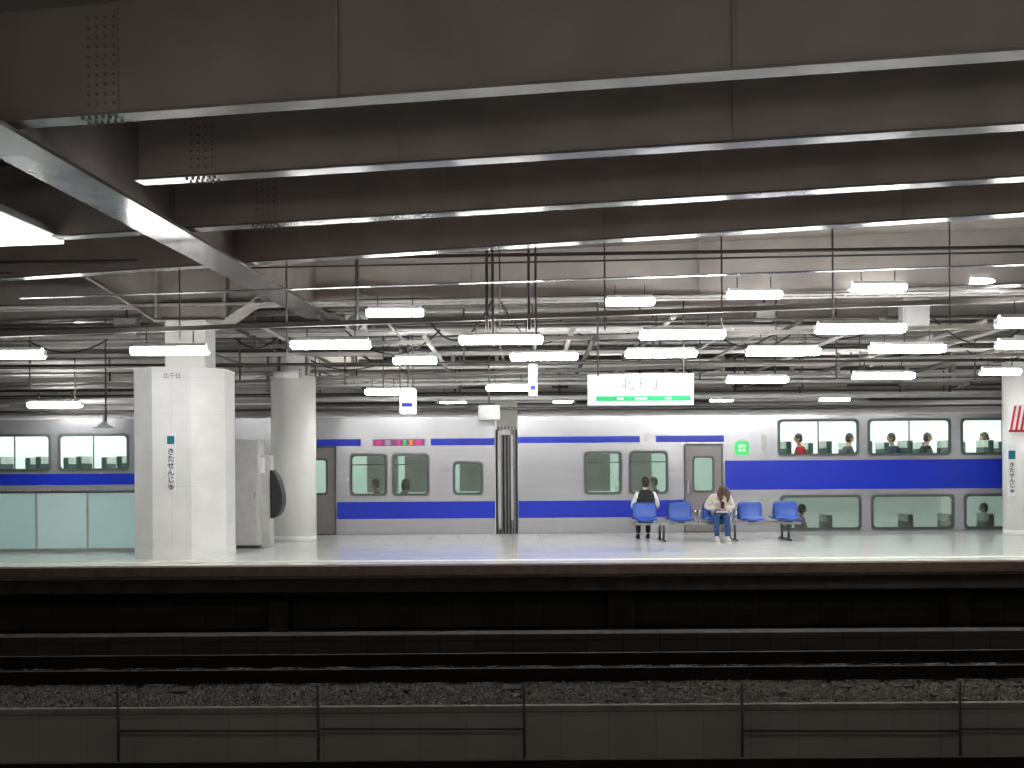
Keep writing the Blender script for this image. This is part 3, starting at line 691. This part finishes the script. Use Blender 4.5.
t = thing('dome_speaker', q, 'small white cone shaped speaker hanging on a rod over the mint partition', 'speaker')
MB().tube([q+Vector((0, 0, .12)), q+Vector((0, 0, .05)), q], [.04, .12, .2], 16).build('cone', 'white', t)
MB().tube([q+Vector((0, 0, .12)), q+Vector((0, 0, .3))], .02).build('stem', 'grey_light', t)
q = W(357, 322, 18.4)
t = thing('loudspeaker', q, 'dark round loudspeaker with looped cable under the fourth beam', 'speaker')
MB().tube([q+Vector((0, 0, 0)), q+Vector((0, -.1, -.02)), q+Vector((0, -.22, -.04))], [.05, .08, .13], 16).build('horn', 'grey_dark', t)
MB().tube([q, (q.x, q.y, ZD)], .02).build('bracket', 'conduit', t)

# ---------------------------------------------------------------- hanging signs
Y = 19.5
a, b = W(589, 375, Y), W(693, 404, Y)
t = thing('station_sign', ((a.x+b.x)/2, Y, b.z), 'lit white hanging station name sign with a green line', 'sign')
MB().box(a.x, b.x, Y, Y+.16, b.z, a.z).build('light_box', 'signwhite', t, bevel=.01)
MB().ring([(a.x-.015, b.z-.015), (b.x+.015, b.z-.015), (b.x+.015, a.z+.015), (a.x-.015, a.z+.015)], [(a.x+.008, b.z+.008), (b.x-.008, b.z+.008), (b.x-.008, a.z-.008), (a.x+.008, a.z-.008)], Y-.01, Y+.17).build('frame', 'white', t)
gb = MB().box(a.x+.12, b.x-.04, Y-.012, Y, b.z+.06, b.z+.15).build('green_line', 'green', t)
for dx, w in ((.55, .12), (.92, .22), (1.4, .12)):
    MB().box(a.x+dx-w/2, a.x+dx+w/2, Y-.016, Y-.012, b.z+.085, b.z+.125).build('pale_marking', 'white', gb)
text('lettering', '北千住', .24, ((a.x+b.x)/2, Y-.008, a.z-.17), 'sign_text', t, bold=.001)
for px, w, y0, y1, Y, lb, mm in [(407, 15, 388, 413, 21.5, 'small white hanging sign facing along the platform under a lamp', 'signwhite'), (533, 9, 364, 396, 20.8, 'narrow grey hanging sign seen near edge on by the middle lamps', 'grey_light')]:
    a, b = W(px-w/2, y0, Y), W(px+w/2, y1, Y)
    t = thing('hanging_sign', ((a.x+b.x)/2, Y, b.z), lb, 'sign')
    MB().box(a.x, b.x, Y, Y+.5, b.z, a.z).build('panel', mm, t, bevel=.008)
    MB().box(a.x+.04, b.x-.04, Y-.006, Y, b.z+.12, b.z+.2).build('blue_bar', 'train_blue', t)
    MB().tube([((a.x+b.x)/2, Y+.25, a.z), ((a.x+b.x)/2, Y+.25, ZD)], .014).build('hanger', 'conduit', t)

# ---------------------------------------------------------------- benches
def bench(Yback, face, label):
    xs = [(p-512)*22.6/F for p in (645, 680, 716, 751, 787)]
    f = face
    t = thing('bench', (xs[2], Yback, 0), label, 'bench', 'back to back platform benches')
    MB().box(xs[0]-.25, xs[-1]+.25, Yback+f*.22-.03, Yback+f*.22+.03, .33, .38).build('frame_beam', 'chrome', t)
    for x in (xs[0]+.36, xs[2]+.36, xs[-1]+.0):
        MB().tube([(x, Yback+f*.22, .34), (x, Yback+f*.22, 0.02)], .025).tube([(x, Yback+f*.02, .02), (x, Yback+f*.45, .02)], .02).build('leg', 'grey_dark', t)
    for x in (xs[1]+.36, xs[2]+.36):
        MB().tube([(x, Yback+f*.08, .38), (x, Yback+f*.08, .62), (x, Yback+f*.36, .62), (x, Yback+f*.36, .38)], .016).build('armrest', 'chrome', t)
    for x in xs:
        prof = [(.44, .44), (.40, .425), (.2, .41), (.08, .43), (.03, .50), (0, .66), (-.01, .74), (-.02, .79)]
        wd = [.20, .225, .23, .23, .235, .235, .23, .19]
        vs = []; fs = []
        n = 6
        for (d, z), w in zip(prof, wd):
            for k in range(n+1):
                u = -1+2*k/n; curve = .035*u*u
                back = z > .48
                vs.append((x+w*u, Yback+f*(d+(curve if back else 0)), z+(0 if back else curve)))
        for i in range(len(prof)-1):
            for k in range(n): fs.append((i*(n+1)+k, i*(n+1)+k+1, (i+1)*(n+1)+k+1, (i+1)*(n+1)+k))
        o = MB().add(vs, fs, True).build('seat', 'bench_blue', t)
        sd = o.modifiers.new('Solidify', 'SOLIDIFY'); sd.thickness = .03; sd.offset = 0
        MB().box(x-.08, x+.08, Yback+f*.22-.05, Yback+f*.22+.05, .375, .40).build('mount', 'grey_dark', o)
bench(22.72, -1, 'near row of blue shell seats facing the camera, with the cream jacket person')
bench(22.84, 1, 'far row of blue shell seats facing the train, with the person in a black vest')

# ---------------------------------------------------------------- people
def skin_mesh(name, verts, edges, radii, m, parent, sub=2, extra=None):
    me = bpy.data.meshes.new(name+'_s'); me.from_pydata(verts, edges, []); me.update()
    o = bpy.data.objects.new(name+'_s', me); C.objects.link(o)
    o.modifiers.new('Skin', 'SKIN'); ss = o.modifiers.new('Sub', 'SUBSURF'); ss.levels = sub; ss.render_levels = sub
    sv = me.skin_vertices[0].data
    for i, r in enumerate(radii):
        sv[i].radius = (r, r)
        sv[i].use_root = (i == 0)
    bpy.context.view_layer.update()
    ev = o.evaluated_get(bpy.context.evaluated_depsgraph_get())
    out = bpy.data.meshes.new_from_object(ev); bpy.data.objects.remove(o)
    mb = MB(); mb.add([v.co for v in out.vertices], [tuple(p.vertices) for p in out.polygons], True)
    if extra: extra(mb)
    return mb.build(name, m, parent, world=False)
def person(label, loc, rz, top, trousers, hair='hair', vest=None, long_hair=False, lean=0.0, hands=((-.06, .30, .62), (.06, .30, .62)), shoes='shoe_white', group=None, bulk=0, nod=None):
    t = thing('person', loc, label, 'person', group, rz)
    L3 = lambda y, z: (y+lean*.28*max(0, (z-.5)/.5)**1.2, z-lean*.07*max(0, (z-.6)/.4))
    hy, hz = L3(.05, 1.19); hd = Vector((0, hy+lean*.03, hz-lean*.03))
    def V3(x, y, z): a, b = L3(y, z); return (x, a, b)
    J = {'pel': (0, 0, .50), 'sp': V3(0, -.02, .66), 'ch': V3(0, -.01, .84), 'nb': V3(0, .0, .985), 'nk': V3(0, .02, 1.05), 'h1': tuple(hd+Vector((0, 0, -.05))), 'h2': tuple(hd+Vector((0, 0, .035)))}
    for s, n in ((-1, 'l'), (1, 'r')):
        h = Vector(hands[0 if s < 0 else 1])
        J['sh'+n] = V3(s*.175, -.01, .94); e = Vector((s*.25, .06+lean*.08, .70)); J['el'+n] = tuple(e)
        J['wr'+n] = tuple(h+(e-h).normalized()*.07); J['ha'+n] = tuple(h)
        J['hi'+n] = (s*.09, .03, .48); J['kn'+n] = (s*.105, .42, .50); J['an'+n] = (s*.105, .47, .10); J['to'+n] = (s*.115, .60, .045)
    order = list(J); idx = {k: i for i, k in enumerate(order)}
    E = [('pel','sp'),('sp','ch'),('ch','nb'),('nb','nk'),('nk','h1'),('h1','h2')]
    for n in 'lr': E += [('ch','sh'+n),('sh'+n,'el'+n),('el'+n,'wr'+n),('wr'+n,'ha'+n),('pel','hi'+n),('hi'+n,'kn'+n),('kn'+n,'an'+n),('an'+n,'to'+n)]
    Rd = {'pel': .115, 'sp': .115, 'ch': .13, 'nb': .06, 'nk': .05, 'h1': .065, 'h2': .07}
    for n in 'lr': Rd.update({'sh'+n: .058, 'el'+n: .042, 'wr'+n: .028, 'ha'+n: .032, 'hi'+n: .085, 'kn'+n: .055, 'an'+n: .038, 'to'+n: .03})
    tilt = Matrix.Rotation(-(lean*.85 if nod is None else nod), 4, 'X')
    def tip(mb, i0):
        for i in range(i0, len(mb.v)): mb.v[i] = hd+(tilt @ (mb.v[i]-hd))
    def extra(mb):
        c = hd; i0 = len(mb.v)
        mb.ell(c+Vector((0, .0, .01)), (.076, .092, .112), 16, 12)
        mb.ell(c+Vector((0, .094, -.015)), (.012, .018, .018), 8, 6)
        for s in (-1, 1): mb.ell(c+Vector((s*.078, -.005, -.01)), (.012, .02, .03), 8, 6)
        tip(mb, i0)
        for n, s in (('l', -1), ('r', 1)):
            h = Vector(J['ha'+n]); e = Vector(J['el'+n]); d = (h-e).normalized()
            side = Vector((0, 0, 1)).cross(d).normalized()
            for k, L in enumerate((.05, .062, .066, .06)):
                o = h+side*(-.027+.018*k)+d*.01
                mb.tube([o, o+d*L*.5+Vector((0, 0, -.008)), o+d*L*.85+Vector((-s*.01, 0, -.03))], [.009, .0085, .007], 6)
            o = h+side*(.035*(-s if side.x > 0 else s)); mb.tube([o, o+d*.02+Vector((-s*.02, 0, .015)), o+d*.045+Vector((-s*.025, 0, .012))], [.011, .010, .008], 6)
    skin_mesh('body', [J[k] for k in order], [(idx[a], idx[b]) for a, b in E], [Rd[k]*.92 for k in order], 'skin', t, 2, extra)
    def sub(name, keys, m, gro, over=None):
        ks = list(keys); ii = {k: i for i, k in enumerate(ks)}
        ee = [(ii[a], ii[b]) for a, b in E if a in ii and b in ii]
        rr = [Rd[k]+gro+(over or {}).get(k, 0) for k in ks]
        return skin_mesh(name, [J[k] for k in ks], ee, rr, m, t, 2)
    sub('jacket', ['pel', 'sp', 'ch', 'nb']+[p+n for n in 'lr' for p in ('sh', 'el', 'wr')], top, .02+bulk, {'nb': .012, 'ell': .012, 'elr': .012, 'pel': .01, 'wrl': -bulk*.6, 'wrr': -bulk*.6})
    if vest:
        MB().lathe([(0, 0, .44, .175, .155), (0, -.01, .52, .185, .165), (0, -.015, .66, .185, .172), (0, -.01, .80, .20, .18), (0, -.01, .90, .205, .175), (0, -.005, .97, .19, .145), (0, 0, 1.02, .13, .11), (0, 0, 1.05, .07, .075)]).build('vest', vest, t, world=False)
    sub('trousers', ['pel']+[p+n for n in 'lr' for p in ('hi', 'kn', 'an')], trousers, .014, {'pel': .004})
    for s in (-1, 1):
        m = MB(); x = s*.108
        m.ell((x, .56, .045), (.045, .11, .045), 12, 8).box(x-.042, x+.042, .45, .66, 0.0, .022)
        m.ell((x, .485, .07), (.04, .055, .06), 10, 7)
        m.build('shoe', shoes, t, world=False)
    m = MB(); c = hd+Vector((0, -.014, .03))
    m.ell(c, (.088, .098, .105), 16, 12)
    if long_hair:
        m.ell(c+Vector((0, -.04, -.07)), (.09, .07, .14), 14, 10)
        for s in (-1, 1): m.tube([c+Vector((s*.07, .02, .03)), c+Vector((s*.085, .05, -.06)), c+Vector((s*.075, .07, -.18))], [.03, .036, .02], 8)
        m.ell(c+Vector((0, .055, .03)), (.075, .05, .05), 12, 8)
    else:
        m.ell(c+Vector((0, -.025, -.05)), (.08, .075, .08), 14, 9)
    tip(m, 0)
    if long_hair and lean > .5:      # locks falling forward beside the face
        for s in (-1, 1):
            m.tube([c+Vector((s*.06, .05, .03)), c+Vector((s*.085, .10, -.05)), c+Vector((s*.075, .10, -.16)), c+Vector((s*.065, .09, -.24))], [.035, .042, .036, .018], 8)
    m.build('hair', hair, t, world=False)
    m = MB()
    for s in (-1, 1): m.ell(hd+Vector((s*.03, .086, .01)), (.012, .008, .006), 8, 6)
    tip(m, 0); m.build('eyes', 'black', t, world=False)
    m = MB().ell(hd+Vector((0, .085, -.055)), (.024, .01, .006), 8, 6); tip(m, 0); m.build('mouth', 'lip', t, world=False)
    return t
person('person in black vest and white shirt seated with back to the camera', (W(646, 520, 23.0).x, 23.05, -.0), 0, 'cloth_white', 'cloth_black', vest='cloth_black', hands=((-.15, .30, .60), (.15, .30, .60)), shoes='black')
p2x = W(718, 520, 22.5).x
person('person in cream jacket and blue jeans sitting facing the camera, head bowed', (p2x, 22.52, 0), PI, 'cloth_cream', 'denim', hair='hair_brown', long_hair=True, lean=1.25, nod=1.3, bulk=.02, hands=((-.055, .44, .68), (.055, .44, .68)))
t = thing('phone', (p2x, 22.01, .72), 'small dark phone held by the seated person in the cream jacket', 'phone')
MB().box(p2x-.036, p2x+.036, 21.995, 22.005, .68, .82).build('phone_body', 'black', t, bevel=.004)
MB().box(p2x-.032, p2x+.032, 22.006, 22.008, .69, .81).build('phone_screen', 'screen', t)
t = thing('handbag', (p2x+.02, 22.28, .57), 'blue and white cloth bag resting on the lap of the cream jacket person', 'bag')
MB().ell((p2x+.02, 22.24, .61), (.14, .09, .06), 14, 9).build('bag_body', 'bag_blue', t)
MB().box(p2x-.1, p2x+.14, 22.145, 22.165, .59, .63).build('white_band', 'cloth_white', t)
pz1 = 1.02
for px, ztop, Yp, rz, top, lh, lb in [
    (800, pz1, 26.35, PI/2, 'cloth_red', False, 'passenger in red seen through the first upper window of the right car'),
    (848, pz1, 26.5, -PI/2, 'cloth_grey', False, 'passenger in dark clothes at the right end of the first upper window'),
    (893, pz1, 26.4, PI/2, 'cloth_navy', False, 'dark clad passenger at the left side of the second upper window'),
    (926, pz1, 26.4, -PI/2, 'cloth_black', False, 'passenger in black in the middle of the second upper window'),
    (986, pz1, 26.4, PI/2, 'cloth_grey', True, 'passenger with long hair in the third upper window'),
    (377, 0.0, 26.3, PI/2, 'cloth_navy', False, 'passenger low in the single deck window under the display'),
    (404, 0.0, 26.4, -PI/2, 'cloth_grey', True, 'passenger in the window right of the display passenger'),
    (655, 0.0, 26.4, PI/2, 'cloth_black', False, 'passenger behind the window beside the train door'),
    (800, -.70, 26.3, -PI/2, 'cloth_grey', False, 'passenger low in the first lower deck window of the right car'),
    (985, -.70, 26.3, PI/2, 'cloth_navy', False, 'passenger low in the third lower deck window of the right car')]:
    person(lb, (W(px, 450, Yp).x, Yp, ztop-.03+.03*(ztop < 0)), rz, top, 'cloth_black', long_hair=lh, group='train passengers', shoes='black')

# ---------------------------------------------------------------- world, camera
w = bpy.data.worlds.new('World'); bpy.context.scene.world = w; w.use_nodes = True
w.node_tree.nodes['Background'].inputs[0].default_value = (1, .96, .93, 1); w.node_tree.nodes['Background'].inputs[1].default_value = .05
cam = bpy.data.cameras.new('Camera'); co = bpy.data.objects.new('Camera', cam); C.objects.link(co)
cam.sensor_width = 36; cam.lens = 36*F/1024; cam.shift_y = (HR-384)/1024
co.location = (0, 0, CZ); co.rotation_euler = (PI/2, ROLL, 0); cam.clip_end = 200
bpy.context.scene.camera = co
bpy.context.scene.view_settings.view_transform = 'Standard'
